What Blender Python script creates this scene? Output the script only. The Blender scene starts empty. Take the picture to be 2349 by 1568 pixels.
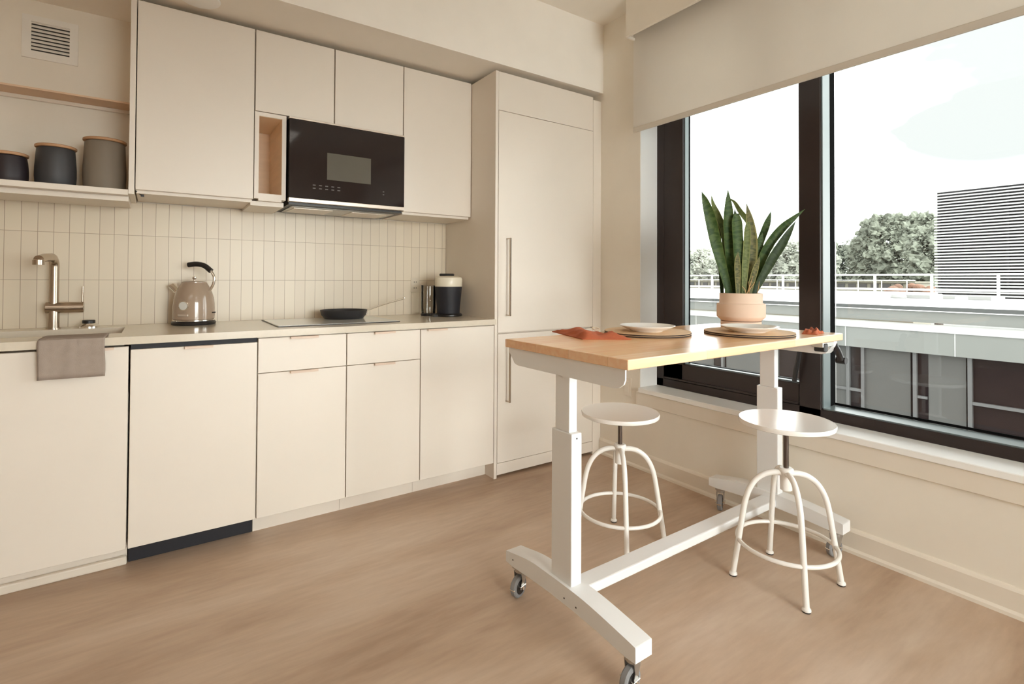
import bpy, bmesh, math, random
from mathutils import Vector, Matrix, noise
random.seed(7)
PI = math.pi
C = bpy.context.scene.collection
S = bpy.context.scene

# ------------------------------------------------------------------ materials
def new_mat(name):
    m = bpy.data.materials.new(name); m.use_nodes = True
    nt = m.node_tree; b = nt.nodes['Principled BSDF']
    return m, nt, b

def N(nt, t, **kw):
    n = nt.nodes.new(t)
    for k, v in kw.items(): setattr(n, k, v)
    return n

def mk(name, col, rough=.5, metal=0., var=.04, scale=6., bump=0., bscale=200., coat=0., spec=.5, stretch=(1,1,1), col2=None, trans=0.):
    m, nt, b = new_mat(name)
    tc = N(nt, 'ShaderNodeTexCoord'); mp = N(nt, 'ShaderNodeMapping'); mp.inputs['Scale'].default_value = stretch
    no = N(nt, 'ShaderNodeTexNoise'); no.inputs['Scale'].default_value = scale; no.inputs['Detail'].default_value = 4
    cr = N(nt, 'ShaderNodeValToRGB')
    c1 = tuple(max(0, c*(1-var)) for c in col); c2 = tuple(min(1, c*(1+var)) for c in col) if col2 is None else col2
    cr.color_ramp.elements[0].position = .3; cr.color_ramp.elements[1].position = .7
    cr.color_ramp.elements[0].color = (*c1, 1); cr.color_ramp.elements[1].color = (*c2, 1)
    nt.links.new(tc.outputs['Object'], mp.inputs['Vector']); nt.links.new(mp.outputs['Vector'], no.inputs['Vector'])
    nt.links.new(no.outputs['Fac'], cr.inputs['Fac']); nt.links.new(cr.outputs['Color'], b.inputs['Base Color'])
    b.inputs['Roughness'].default_value = rough; b.inputs['Metallic'].default_value = metal
    b.inputs['Coat Weight'].default_value = coat; b.inputs['Specular IOR Level'].default_value = spec
    if bump:
        n2 = N(nt, 'ShaderNodeTexNoise'); n2.inputs['Scale'].default_value = bscale
        bp_ = N(nt, 'ShaderNodeBump'); bp_.inputs['Strength'].default_value = bump; bp_.inputs['Distance'].default_value = .002
        nt.links.new(mp.outputs['Vector'], n2.inputs['Vector']); nt.links.new(n2.outputs['Fac'], bp_.inputs['Height'])
        nt.links.new(bp_.outputs['Normal'], b.inputs['Normal'])
    return m

def glass(name, tint=(1,1,1), ior=1.45, rough=0., refl=1.):
    m, nt, b = new_mat(name); nt.nodes.remove(b)
    out = nt.nodes['Material Output']
    fr = N(nt, 'ShaderNodeFresnel'); fr.inputs['IOR'].default_value = ior
    mul = N(nt, 'ShaderNodeMath', operation='MULTIPLY'); mul.inputs[1].default_value = refl
    tr = N(nt, 'ShaderNodeBsdfTransparent'); tr.inputs['Color'].default_value = (*tint, 1)
    gl = N(nt, 'ShaderNodeBsdfGlossy'); gl.inputs['Roughness'].default_value = rough
    mx = N(nt, 'ShaderNodeMixShader')
    nt.links.new(fr.outputs[0], mul.inputs[0]); nt.links.new(mul.outputs[0], mx.inputs[0])
    nt.links.new(tr.outputs[0], mx.inputs[1]); nt.links.new(gl.outputs[0], mx.inputs[2])
    nt.links.new(mx.outputs[0], out.inputs['Surface'])
    return m

M = {}
M['wall'] = mk('wall_paint', (.84,.785,.69), .85, var=.015, bump=.05)
M['wall_tan'] = mk('tan_wall_paint', (.62,.54,.45), .85, var=.02)
M['ceil'] = mk('ceiling_paint', (.91,.87,.80), .9, var=.015)
M['cab'] = mk('cabinet_laminate', (.805,.742,.66), .42, var=.012, scale=3)
M['cabin'] = mk('cabinet_interior', (.34,.28,.21), .8)
M['warm_wood'] = mk('bounce_tinted_wood', (.88,.71,.53), .5, var=.06, scale=4, stretch=(1,1,8))  # tan wood grain; its orange warmth stands in for bounced light
M['pull'] = mk('tan_edge_pull', (.72,.57,.46), .4)
M['edge'] = mk('ledge_warm_lit', (.74,.53,.36), .55, var=.05)  # warm light on the underside is put into the ledge colour
M['counter'] = mk('counter_quartz', (.70,.63,.52), .16, var=.02, scale=60)
M['white_trim'] = mk('white_trim_paint', (.92,.92,.90), .35, var=.01)
M['trim'] = mk('cream_trim_paint', (.81,.745,.645), .4, var=.015)
M['white_metal'] = mk('white_powder_coat', (.82,.83,.83), .35, var=.01)
M['stool'] = mk('stool_enamel', (.88,.86,.82), .2, var=.01)
M['bronze'] = mk('dark_window_frame', (.030,.020,.018), .3, var=.1, spec=.35)
M['gasket'] = mk('grey_aluminium_stop', (.19,.235,.24), .3, metal=.1, var=.03)
M['black'] = mk('black_plastic', (.016,.014,.014), .38)
M['blackm'] = mk('black_matte', (.014,.014,.020), .6)
M['seal'] = mk('black_rubber_seal', (.006,.006,.006), .95, spec=.05)
M['outlet'] = mk('almond_outlet', (.66,.58,.46), .4)
M['chrome'] = mk('chrome', (.86,.84,.80), .14, metal=1)
M['nickel'] = mk('brushed_nickel', (.50,.42,.34), .26, metal=1, var=.06, scale=30, stretch=(1,1,.1))
M['rod'] = mk('dark_screw_rod', (.13,.10,.085), .35, metal=.8)
M['mwglass'] = mk('microwave_black_glass', (.020,.014,.014), .05, spec=.45)
M['mwdisp'] = mk('microwave_window', (.12,.112,.092), .12, spec=.6)
M['steel'] = mk('pale_steel', (.70,.62,.54), .3, metal=.55)
M['icon'] = mk('grey_print', (.16,.15,.15), .5)
M['dstone'] = mk('slate_ceramic', (.050,.050,.054), .5, var=.06)
M['dstone2'] = mk('black_ceramic', (.022,.015,.019), .5, var=.06)
M['gstone'] = mk('grey_ceramic', (.24,.20,.155), .6, var=.05)
M['lidwood'] = mk('lid_wood', (.52,.30,.16), .5, var=.1, stretch=(1,8,1))
M['kettle'] = mk('kettle_taupe_enamel', (.36,.27,.20), .16, coat=.5, var=.02)
M['dial'] = mk('dial_white', (.72,.72,.68), .3)
M['towel'] = mk('towel_linen', (.36,.295,.25), .95, var=.04, scale=40, bump=.5, bscale=600)
M['hob'] = mk('light_glass_hob', (.74,.74,.71), .06, var=.01)
M['pan'] = mk('pan_nonstick', (.022,.021,.023), .42)
M['clear'] = glass('clear_plastic', (.93,.93,.92), 1.45)
M['cream_plastic'] = mk('cream_plastic', (.80,.74,.60), .3)
M['rubber'] = mk('grey_rubber', (.25,.25,.255), .6, var=.05)
M['zinc'] = mk('zinc_plate', (.48,.46,.43), .32, metal=.9)
M['blind'] = mk('blind_fabric', (.88,.84,.78), .9, var=.015, bump=.1, bscale=900)
M['hem'] = mk('blind_hem_bar', (.66,.61,.53), .7, var=.02)
M['vent'] = mk('grille_white', (.84,.81,.75), .5)
M['ventslot'] = mk('grille_dark_slot', (.05,.045,.04), .8)
M['plate'] = mk('glazed_plate', (.88,.86,.82), .18, var=.01)
M['cork'] = mk('woven_cork_mat', (.66,.45,.26), .75, var=.07, scale=25)
M['corkedge'] = mk('mat_dark_edge', (.045,.026,.020), .7)
M['napkin'] = mk('rust_linen', (.46,.115,.045), .9, var=.12, scale=30, bump=.4, bscale=500)
M['twine'] = mk('pale_twine', (.62,.50,.36), .9)
M['pot'] = mk('pink_clay', (.82,.63,.49), .7, var=.03)
M['potd'] = mk('pot_groove', (.16,.08,.05), .8)
M['soil'] = mk('soil', (.045,.03,.02), .95, var=.3, scale=40)
M['straw'] = mk('dry_straw', (.60,.38,.17), .8)
M['glassw'] = glass('window_glass', (.97,.985,.975), 1.45, refl=1.0)
nt = M['blind'].node_tree; pb = nt.nodes['Principled BSDF']; om = nt.nodes['Material Output']
tl = N(nt, 'ShaderNodeBsdfTranslucent'); tl.inputs['Color'].default_value = (.86,.83,.77,1); mxs = N(nt, 'ShaderNodeMixShader'); mxs.inputs[0].default_value = .34
nt.links.new(pb.outputs[0], mxs.inputs[1]); nt.links.new(tl.outputs[0], mxs.inputs[2]); nt.links.new(mxs.outputs[0], om.inputs['Surface'])
# outdoors
M['deck'] = mk('roof_membrane_white', (.6,.6,.58), .8)
M['metalcap'] = mk('grey_coping_metal', (.022,.024,.023), .35, metal=.2, var=.08, scale=.6, stretch=(1,.2,1))
M['fascia'] = mk('fascia_panel', (.080,.083,.075), .4, var=.06, scale=.5)
M['ledge'] = mk('pale_ledge', (.25,.25,.24), .5)
M['line'] = mk('white_drip_edge', (.55,.55,.53), .5)
M['extglass'] = mk('opposite_dark_glass', (.008,.005,.005), .4, spec=.03)
M['curtain'] = mk('grey_roller_shade', (.028,.027,.024), .7, var=.05, scale=1.2)
M['extmull'] = mk('opposite_grey_mullion', (.04,.039,.038), .5)
M['rail'] = mk('white_rail_paint', (.62,.62,.58), .5)
M['louver'] = mk('white_louver_slat', (.27,.27,.268), .5)
M['louverback'] = mk('louver_dark_backing', (.008,.008,.010), .9)
M['leafA'] = mk('hazed_foliage_green', (.105,.115,.088), .9, var=.3, scale=.45)  # leaf green lightened to stand in for distance haze
M['leafB'] = mk('hazed_foliage_pale', (.19,.20,.165), .9, var=.3, scale=.4)  # haze painted into the leaf colour as paleness
M['leafC'] = mk('far_foliage_rust', (.115,.058,.035), .9, var=.3, scale=.8)
M['bark'] = mk('bark', (.03,.022,.018), .9)
M['shed'] = mk('cream_shed', (.13,.12,.09), .8, var=.05)
M['shedwin'] = mk('shed_dark_window', (.015,.013,.012), .5)
M['asphalt'] = mk('street_ground', (.10,.10,.095), .9, var=.1, scale=.2)
M['acunit'] = mk('roof_unit_grey', (.16,.16,.155), .6)

def tile_mat():
    m, nt, b = new_mat('stack_tile')
    tc = N(nt, 'ShaderNodeTexCoord'); sp = N(nt, 'ShaderNodeSeparateXYZ'); cb = N(nt, 'ShaderNodeCombineXYZ')
    nt.links.new(tc.outputs['Object'], sp.inputs[0])
    ax = N(nt, 'ShaderNodeMath', operation='ADD'); ax.inputs[1].default_value = 10*.0545 + 2.395 + .0545*60
    az = N(nt, 'ShaderNodeMath', operation='ADD'); az.inputs[1].default_value = -.9145 + .2168*4
    nt.links.new(sp.outputs['X'], ax.inputs[0]); nt.links.new(sp.outputs['Z'], az.inputs[0])
    nt.links.new(ax.outputs[0], cb.inputs[0]); nt.links.new(az.outputs[0], cb.inputs[1])
    br = N(nt, 'ShaderNodeTexBrick'); br.offset = 0; br.squash = 1
    br.inputs['Scale'].default_value = 1; br.inputs['Brick Width'].default_value = .0545; br.inputs['Row Height'].default_value = .2168
    br.inputs['Mortar Size'].default_value = .0011; br.inputs['Mortar Smooth'].default_value = .2; br.inputs['Bias'].default_value = 0
    br.inputs['Color1'].default_value = (.72,.635,.50,1); br.inputs['Color2'].default_value = (.69,.60,.475,1)
    br.inputs['Mortar'].default_value = (.36,.28,.20,1)
    nt.links.new(cb.outputs[0], br.inputs['Vector']); nt.links.new(br.outputs['Color'], b.inputs['Base Color'])
    bu = N(nt, 'ShaderNodeBump'); bu.inputs['Strength'].default_value = .4; bu.inputs['Distance'].default_value = .002; bu.invert = True
    nt.links.new(br.outputs['Fac'], bu.inputs['Height']); nt.links.new(bu.outputs['Normal'], b.inputs['Normal'])
    b.inputs['Roughness'].default_value = .35
    return m
M['tile'] = tile_mat()

def floor_mat():
    m, nt, b = new_mat('vinyl_floor')
    tc = N(nt, 'ShaderNodeTexCoord'); mp = N(nt, 'ShaderNodeMapping'); mp.inputs['Scale'].default_value = (.55, 2.2, 1)
    n1 = N(nt, 'ShaderNodeTexNoise'); n1.inputs['Scale'].default_value = 1.25; n1.inputs['Detail'].default_value = 9; n1.inputs['Roughness'].default_value = .62
    n1.inputs['Distortion'].default_value = .4
    cr = N(nt, 'ShaderNodeValToRGB'); e = cr.color_ramp.elements
    e[0].position = .30; e[0].color = (.37,.245,.163,1); e[1].position = .72; e[1].color = (.62,.495,.385,1)
    x = e.new(.5); x.color = (.505,.37,.265,1)
    mp2 = N(nt, 'ShaderNodeMapping'); mp2.inputs['Scale'].default_value = (2.5, 16, 1)
    n2 = N(nt, 'ShaderNodeTexNoise'); n2.inputs['Scale'].default_value = 3; n2.inputs['Detail'].default_value = 6
    mx = N(nt, 'ShaderNodeMix', data_type='RGBA', blend_type='OVERLAY'); mx.inputs['Factor'].default_value = .16
    nt.links.new(tc.outputs['Object'], mp.inputs[0]); nt.links.new(mp.outputs[0], n1.inputs['Vector']); nt.links.new(n1.outputs['Fac'], cr.inputs['Fac'])
    nt.links.new(tc.outputs['Object'], mp2.inputs[0]); nt.links.new(mp2.outputs[0], n2.inputs['Vector'])
    nt.links.new(cr.outputs[0], mx.inputs['A']); nt.links.new(n2.outputs['Fac'], mx.inputs['B'])
    nt.links.new(mx.outputs['Result'], b.inputs['Base Color']); b.inputs['Roughness'].default_value = .40
    b.inputs['Specular IOR Level'].default_value = .4
    return m
M['floor'] = floor_mat()

def wood_top():
    m, nt, b = new_mat('butcher_block')
    tc = N(nt, 'ShaderNodeTexCoord'); mp = N(nt, 'ShaderNodeMapping'); mp.inputs['Scale'].default_value = (1, 1, 1)
    br = N(nt, 'ShaderNodeTexBrick'); br.offset = .37; br.squash = 1
    br.inputs['Scale'].default_value = 1; br.inputs['Brick Width'].default_value = .55; br.inputs['Row Height'].default_value = .17
    br.inputs['Mortar Size'].default_value = .0004; br.inputs['Color1'].default_value = (.78,.44,.21,1); br.inputs['Color2'].default_value = (.90,.61,.38,1)
    br.inputs['Mortar'].default_value = (.50,.27,.11,1)
    mp3 = N(nt, 'ShaderNodeMapping'); mp3.inputs['Scale'].default_value = (1.5, 22, 22)
    no = N(nt, 'ShaderNodeTexNoise'); no.inputs['Scale'].default_value = 2.2; no.inputs['Detail'].default_value = 6; no.inputs['Distortion'].default_value = .6
    mx = N(nt, 'ShaderNodeMix', data_type='RGBA', blend_type='OVERLAY'); mx.inputs['Factor'].default_value = .3
    nt.links.new(tc.outputs['Object'], mp.inputs[0]); nt.links.new(mp.outputs[0], br.inputs['Vector'])
    nt.links.new(tc.outputs['Object'], mp3.inputs[0]); nt.links.new(mp3.outputs[0], no.inputs['Vector'])
    nt.links.new(br.outputs['Color'], mx.inputs['A']); nt.links.new(no.outputs['Fac'], mx.inputs['B'])
    nt.links.new(mx.outputs['Result'], b.inputs['Base Color']); b.inputs['Roughness'].default_value = .22
    return m
M['wood'] = wood_top()

def leaf_mat(name, a, bcol, edge, ew):
    m, nt, b = new_mat(name)
    uv = N(nt, 'ShaderNodeUVMap'); sp = N(nt, 'ShaderNodeSeparateXYZ'); nt.links.new(uv.outputs[0], sp.inputs[0])
    mp = N(nt, 'ShaderNodeMapping'); mp.inputs['Scale'].default_value = (1.2, 26, 1)
    no = N(nt, 'ShaderNodeTexNoise'); no.inputs['Scale'].default_value = 1.; no.inputs['Detail'].default_value = 3; no.inputs['Distortion'].default_value = .8
    cr = N(nt, 'ShaderNodeValToRGB'); cr.color_ramp.elements[0].position = .42; cr.color_ramp.elements[1].position = .6
    cr.color_ramp.elements[0].color = (*a, 1); cr.color_ramp.elements[1].color = (*bcol, 1)
    nt.links.new(uv.outputs[0], mp.inputs[0]); nt.links.new(mp.outputs[0], no.inputs['Vector']); nt.links.new(no.outputs['Fac'], cr.inputs['Fac'])
    s = N(nt, 'ShaderNodeMath', operation='SUBTRACT'); s.inputs[1].default_value = .5; ab = N(nt, 'ShaderNodeMath', operation='ABSOLUTE')
    g = N(nt, 'ShaderNodeMath', operation='GREATER_THAN'); g.inputs[1].default_value = .5 - ew
    nt.links.new(sp.outputs['X'], s.inputs[0]); nt.links.new(s.outputs[0], ab.inputs[0]); nt.links.new(ab.outputs[0], g.inputs[0])
    mx = N(nt, 'ShaderNodeMix', data_type='RGBA'); mx.inputs['B'].default_value = (*edge, 1)
    nt.links.new(g.outputs[0], mx.inputs['Factor']); nt.links.new(cr.outputs[0], mx.inputs['A'])
    nt.links.new(mx.outputs['Result'], b.inputs['Base Color']); b.inputs['Roughness'].default_value = .5; b.inputs['Specular IOR Level'].default_value = .25
    return m
M['sanG'] = leaf_mat('snake_leaf_green', (.030,.066,.014), (.070,.115,.030), (.09,.12,.03), .04)
M['sanD'] = leaf_mat('snake_leaf_dark', (.022,.042,.013), (.042,.068,.024), (.05,.08,.025), .03)
M['sanY'] = leaf_mat('snake_leaf_gold', (.075,.085,.028), (.17,.155,.055), (.25,.23,.08), .12)
M['sanP'] = leaf_mat('snake_leaf_pale', (.10,.13,.035), (.16,.19,.06), (.22,.24,.085), .10)

# ------------------------------------------------------------------ mesh helpers
def bm_(): return bmesh.new()
def box(bm, x0, x1, y0, y1, z0, z1, bev=0., seg=1):
    r = bmesh.ops.create_cube(bm, size=1)
    vs = r['verts']
    for v in vs:
        v.co = Vector(((x0+x1)/2 + v.co.x*(x1-x0), (y0+y1)/2 + v.co.y*(y1-y0), (z0+z1)/2 + v.co.z*(z1-z0)))
    if bev > 0:
        es = list({e for v in vs for e in v.link_edges})
        bmesh.ops.bevel(bm, geom=es, offset=min(bev, abs(x1-x0)*.45, abs(y1-y0)*.45, abs(z1-z0)*.45), segments=seg, affect='EDGES', profile=.5)
    return bm
def Box(*a, **k): return box(bm_(), *a, **k)
def lathe(bm, prof, c=(0,0,0), seg=40, axis='Z', rot=None):
    """prof: list of (radius, height)"""
    rings = []
    for r, h in prof:
        ring = []
        if r < 1e-6: ring = [bm.verts.new((0,0,h))]
        else: ring = [bm.verts.new((r*math.cos(2*PI*i/seg), r*math.sin(2*PI*i/seg), h)) for i in range(seg)]
        rings.append(ring)
    for a, b in zip(rings, rings[1:]):
        if len(a) == 1 and len(b) == 1: continue
        for i in range(seg):
            j = (i+1) % seg
            if len(a) == 1: bm.faces.new((a[0], b[j], b[i]))
            elif len(b) == 1: bm.faces.new((a[i], a[j], b[0]))
            else: bm.faces.new((a[i], a[j], b[j], b[i]))
    if len(rings[0]) > 1: bm.faces.new(list(reversed(rings[0])))
    if len(rings[-1]) > 1: bm.faces.new(rings[-1])
    vs = [v for r in rings for v in r]
    R = Matrix.Identity(3)
    if axis == 'X': R = Matrix.Rotation(PI/2, 3, 'Y')
    if axis == 'Y': R = Matrix.Rotation(-PI/2, 3, 'X')
    if rot is not None: R = rot
    for v in vs: v.co = R @ v.co + Vector(c)
    return bm
def cyl(bm, c, r, h, seg=32, axis='Z', bev=0, r2=None):
    r2 = r if r2 is None else r2
    if bev: p = [(r-bev,0),(r,bev),(r2,h-bev),(r2-bev,h)]
    else: p = [(r,0),(r2,h)]
    return lathe(bm, p, c, seg, axis)
def tube(bm, pts, rad, seg=12, caps=True, closed=False):
    pts = [Vector(p) for p in pts]; n = len(pts)
    rad = rad if isinstance(rad, (list, tuple)) else [rad]*n
    rings = []; up = None
    for i, p in enumerate(pts):
        if closed: t = (pts[(i+1) % n]-pts[i-1])
        else: t = (pts[min(i+1, n-1)]-pts[max(i-1, 0)])
        t.normalize()
        if up is None: up = t.orthogonal().normalized()
        up = (up - t*up.dot(t)).normalized(); s = t.cross(up)
        rings.append([bm.verts.new(p + (up*math.cos(2*PI*k/seg) + s*math.sin(2*PI*k/seg))*rad[i]) for k in range(seg)])
    m = n if closed else n-1
    for i in range(m):
        a, b = rings[i], rings[(i+1) % n]
        if closed and i == n-1:   # align closing ring
            best = min(range(seg), key=lambda s_: (a[0].co-b[s_].co).length); b = b[best:]+b[:best]
        for k in range(seg): bm.faces.new((a[k], a[(k+1) % seg], b[(k+1) % seg], b[k]))
    if caps and not closed:
        bm.faces.new(list(reversed(rings[0]))); bm.faces.new(rings[-1])
    return bm
def prism(bm, poly, x0, x1, axis='X'):
    """extrude a 2D polygon along an axis; axis X: poly=(y,z); axis Y: poly=(x,z); axis Z: poly=(x,y)"""
    def P(a, b, t): return {'X': (t,a,b), 'Y': (a,t,b), 'Z': (a,b,t)}[axis]
    A = [bm.verts.new(P(a,b,x0)) for a,b in poly]; B = [bm.verts.new(P(a,b,x1)) for a,b in poly]
    n = len(poly)
    for i in range(n): bm.faces.new((A[i], A[(i+1)%n], B[(i+1)%n], B[i]))
    bm.faces.new(A[::-1]); bm.faces.new(B)
    return bm
def smooth_curve(pts, n=6):
    P = [Vector(p) for p in pts]; out = []
    Q = [P[0]*2-P[1]] + P + [P[-1]*2-P[-2]]
    for i in range(1, len(Q)-2):
        for k in range(n):
            t = k/n; a, b, c, d = Q[i-1], Q[i], Q[i+1], Q[i+2]
            out.append(.5*((2*b)+(-a+c)*t+(2*a-5*b+4*c-d)*t*t+(-a+3*b-3*c+d)*t**3))
    out.append(P[-1]); return out

ROOT = {}   # object -> matrix that takes world coordinates into its root's frame
def obj(name, bm, mat, parent=None, local=False, smooth=False, label=None):
    if parent is not None and not local:
        inv = ROOT[parent]; bmesh.ops.transform(bm, matrix=inv, verts=bm.verts)
    bmesh.ops.recalc_face_normals(bm, faces=bm.faces)
    me = bpy.data.meshes.new(name); bm.to_mesh(me); bm.free()
    if smooth:
        for p in me.polygons: p.use_smooth = True
        if hasattr(me, 'set_sharp_from_angle'): me.set_sharp_from_angle(angle=math.radians(38))
    me.materials.append(M[mat] if isinstance(mat, str) else mat)
    o = bpy.data.objects.new(name, me); C.objects.link(o)
    if parent is not None: o.parent = parent; ROOT[o] = ROOT[parent]
    else: ROOT[o] = Matrix.Identity(4)
    if label: o['label'] = label
    return o
def tag(o, label=None, cat=None, group=None, kind=None):
    if label: o['label'] = label
    if cat: o['category'] = cat
    if group: o['group'] = group
    if kind: o['kind'] = kind
    return o
def thing(name, label, cat, loc=(0,0,0), rz=0, group=None, kind=None):
    o = bpy.data.objects.new(name, None); C.objects.link(o); o.empty_display_size = .1
    o.location = loc; o.rotation_euler = (0,0,rz)
    ROOT[o] = (Matrix.Translation(loc) @ Matrix.Rotation(rz, 4, 'Z')).inverted()
    return tag(o, label, cat, group, kind)
def struct(name, bm, mat, label=None):
    o = obj(name, bm, mat); o['kind'] = 'structure'
    if label: o['label'] = label
    return o
def copy_tree(o, parent=None):
    c = o.copy(); C.objects.link(c); c.parent = parent; ROOT[c] = ROOT.get(o, Matrix.Identity(4))
    for ch in [x for x in bpy.data.objects if x.parent == o]: copy_tree(ch, c)
    return c

# ------------------------------------------------------------------ room shell
XL, YF, ZC = -6.0, -5.3, 2.84
YW0, YW1 = -.957, -4.7        # window opening along the window wall
ZW0, ZW1 = .488, 2.62
XR = .153
struct('floor', Box(XL, .36, YF, .12, -.12, 0), 'floor', 'warm brown mottled vinyl floor')
b = Box(XL-.1, .36, YF-.1, .12, ZC, ZC+.15)
box(b, XL, 0, -.638, 0, 2.386, ZC+.02)
struct('ceiling', b, 'ceil', 'cream ceiling with a dropped bulkhead over the kitchen units')
wb = struct('wall_back', Box(XL, .36, 0, .12, 0, ZC), 'wall', 'cream kitchen wall')
obj('tile_backsplash', Box(XL+.3, -.842, -.008, 0, .915, 1.51), 'tile', wb, label='cream glazed tile backsplash in vertical stacked tiles')
b = Box(0, .25, YF, 0, 0, ZW0-.012); box(b, 0, .25, YF, 0, ZW1, ZC); box(b, 0, .25, YW0, 0, ZW0-.012, ZW1); box(b, 0, .25, YF, YW1, ZW0-.012, ZW1)
struct('wall_right', b, 'wall', 'cream window wall')
struct('wall_left', Box(XL-.1, XL, YF, .12, 0, ZC), 'wall_tan')
b = Box(XL-.1, -2.1, YF-.3, YF, 0, ZC); box(b, -.25, .36, YF-.3, YF, 0, ZC); box(b, -2.1, -.25, YF-.3, YF, 0, .45); box(b, -2.1, -.25, YF-.3, YF, 2.24, ZC)
struct('wall_front', b, 'wall')
w2 = thing('added_window', 'added unseen window behind the camera, for front light', 'window', (-2.07, YF-.2, .45), kind='structure')  # unseen window added to light cabinets and table from behind the camera
b = bm_()
for x in (-2.1,-1.2,-.32): box(b, x, x+.07, YF-.24, YF-.16, .45, 2.24)
box(b, -2.1, -.25, YF-.24, YF-.16, .45, .52); box(b, -2.1, -.25, YF-.24, YF-.16, 2.17, 2.24)
obj('frame', b, 'bronze', w2)
for x0_, x1_ in ((-2.03,-1.2),(-1.13,-.32)): obj('window_pane', Box(x0_, x1_, YF-.203, YF-.197, .52, 2.17), 'glassw', w2)
b = bm_(); prism(b, [(0,0),(-.016,0),(-.016,.085),(-.012,.092),(-.006,.098),(0,.098)], -.622, YF, 'Y')
prism(b, [(-.016,0),(-.028,0),(-.026,.012),(-.016,.02)], -.622, YF, 'Y')
struct('baseboard_right', b, 'trim', 'cream baseboard under the window')
# sill, apron, jamb liners
struct('trim_1', Box(-.022, XR+.02, YW1, YW0-.005, ZW0-.028, ZW0, bev=.003), 'white_trim', 'white window sill board')
struct('trim_2', Box(-.012, .002, YW1, YW0+.02, .382, ZW0-.028, bev=.003), 'trim', 'cream apron board below the window sill')
b = Box(0.001, XR+.02, YW0-.004, YW0+.004, ZW0, ZW1); box(b, 0.001, XR+.02, YW1-.004, YW1+.004, ZW0, ZW1)
struct('trim_3', b, 'white_trim', 'white window jamb lining')

# ------------------------------------------------------------------ window
w = thing('window_1', 'black framed wide window with an opening sash on its left', 'window', (XR, YW0, ZW0), kind='structure')
YA, YB, YCm, YD = YW0+.0, -1.831, -1.932, -3.72
b = bm_()
box(b, XR, XR+.10, YW0-.055, YW0, ZW0, ZW1, bev=.002)              # left stile outer
box(b, XR, XR+.14, YCm, YB, ZW0, ZW1, bev=.002)                 # mullion
box(b, XR, XR+.14, YD-.10, YD, ZW0, ZW1, bev=.002)
box(b, XR, XR+.10, YW1, YW1+.055, ZW0, ZW1)
box(b, XR, XR+.10, YW1, YW0, ZW0, ZW0+.048, bev=.002)                # sill rail
box(b, XR, XR+.10, YW1, YW0, ZW1-.06, ZW1)
obj('frame', b, 'bronze', w)
b = bm_()
box(b, XR+.004, XR+.056, -1.150, YW0-.050, ZW0+.048, ZW1-.05, bev=.003)
box(b, XR+.004, XR+.056, YB, YW0-.05, ZW0+.048, .640, bev=.003)
box(b, XR-.006, XR+.02, YB+.002, YW0-.06, ZW0+.052, ZW0+.062)
obj('sash', b, 'bronze', w)
b = bm_()                                                              # light stops round the glass
box(b, XR+.02, XR+.055, -1.156, -1.150, .64, ZW1-.06); box(b, XR+.02, XR+.06, YB, -1.15, .640, .646)
box(b, XR+.012, XR+.082, YCm-.006, YCm, .54, ZW1-.06)
box(b, XR+.012, XR+.125, YD, YCm-.006, ZW0+.048, .541)
obj('glazing_stop', b, 'gasket', w, label='pale grey metal stops around the panes')
b = Box(XR+.0562, XR+.066, -1.158, -1.150, .64, ZW1-.05); box(b, XR+.082, XR+.134, YCm-.005, YCm, .542, ZW1-.06)
box(b, XR+.128, XR+.134, YD, YCm-.005, .5415, .552); box(b, XR+.0562, XR+.066, YB, -1.158, .62, .648)
obj('gasket', b, 'seal', w)
obj('window_pane', Box(XR+.058, XR+.064, YB, -1.158, .648, ZW1-.05), 'glassw', w)
obj('window_pane', Box(XR+.138, XR+.144, YD, YCm-.005, .545, ZW1-.05), 'glassw', w)
obj('window_pane', Box(XR+.138, XR+.144, YW1+.05, YD-.10, .545, ZW1-.05), 'glassw', w)
b = tube(bm_(), smooth_curve([(XR-.03,-1.852,.825),(XR-.035,-1.845,.76),(XR-.034,-1.832,.70),(XR-.030,-1.824,.655)], 4), .011, 8)
box(b, XR-.035, XR+.004, -1.868, -1.838, .80, .86, bev=.004)
obj('latch_handle', b, 'black', w, label='black lever handle', smooth=True)

# blind
bl = thing('roller_blind', 'pulled-down cream roller blind covering the top of the window', 'blind', (-.06, YW0, 2.62))
obj('blind_fabric', Box(-.0605, -.0590, YW1-.1, YW0+.0, 2.066, 2.66), 'blind', bl)
obj('hem_bar', Box(-.066, -.054, YW1-.1, YW0+.0, 2.038, 2.068, bev=.002), 'hem', bl)
b = cyl(bm_(), (-.075, YW1-.1, 2.68), .024, abs(YW1-.1-YW0), 24, 'Y')
obj('roller_tube', b, 'blind', bl, smooth=True)
b = Box(-.095, 0, YW0+.0, YW0+.03, 2.63, 2.74, bev=.003)
obj('end_bracket', b, 'trim', bl)
b = Box(-.14, -.122, YW1-.2, YW0-.01, 2.60, ZC+.01, bev=.002)
box(b, -.122, 0, YW0-.012, YW0-.03+.028, 2.60, 2.615)
tag(obj('blind_pelmet', b, 'wall'), 'flat cream pelmet board hanging from the ceiling in front of the blind roller', 'pelmet')

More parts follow.
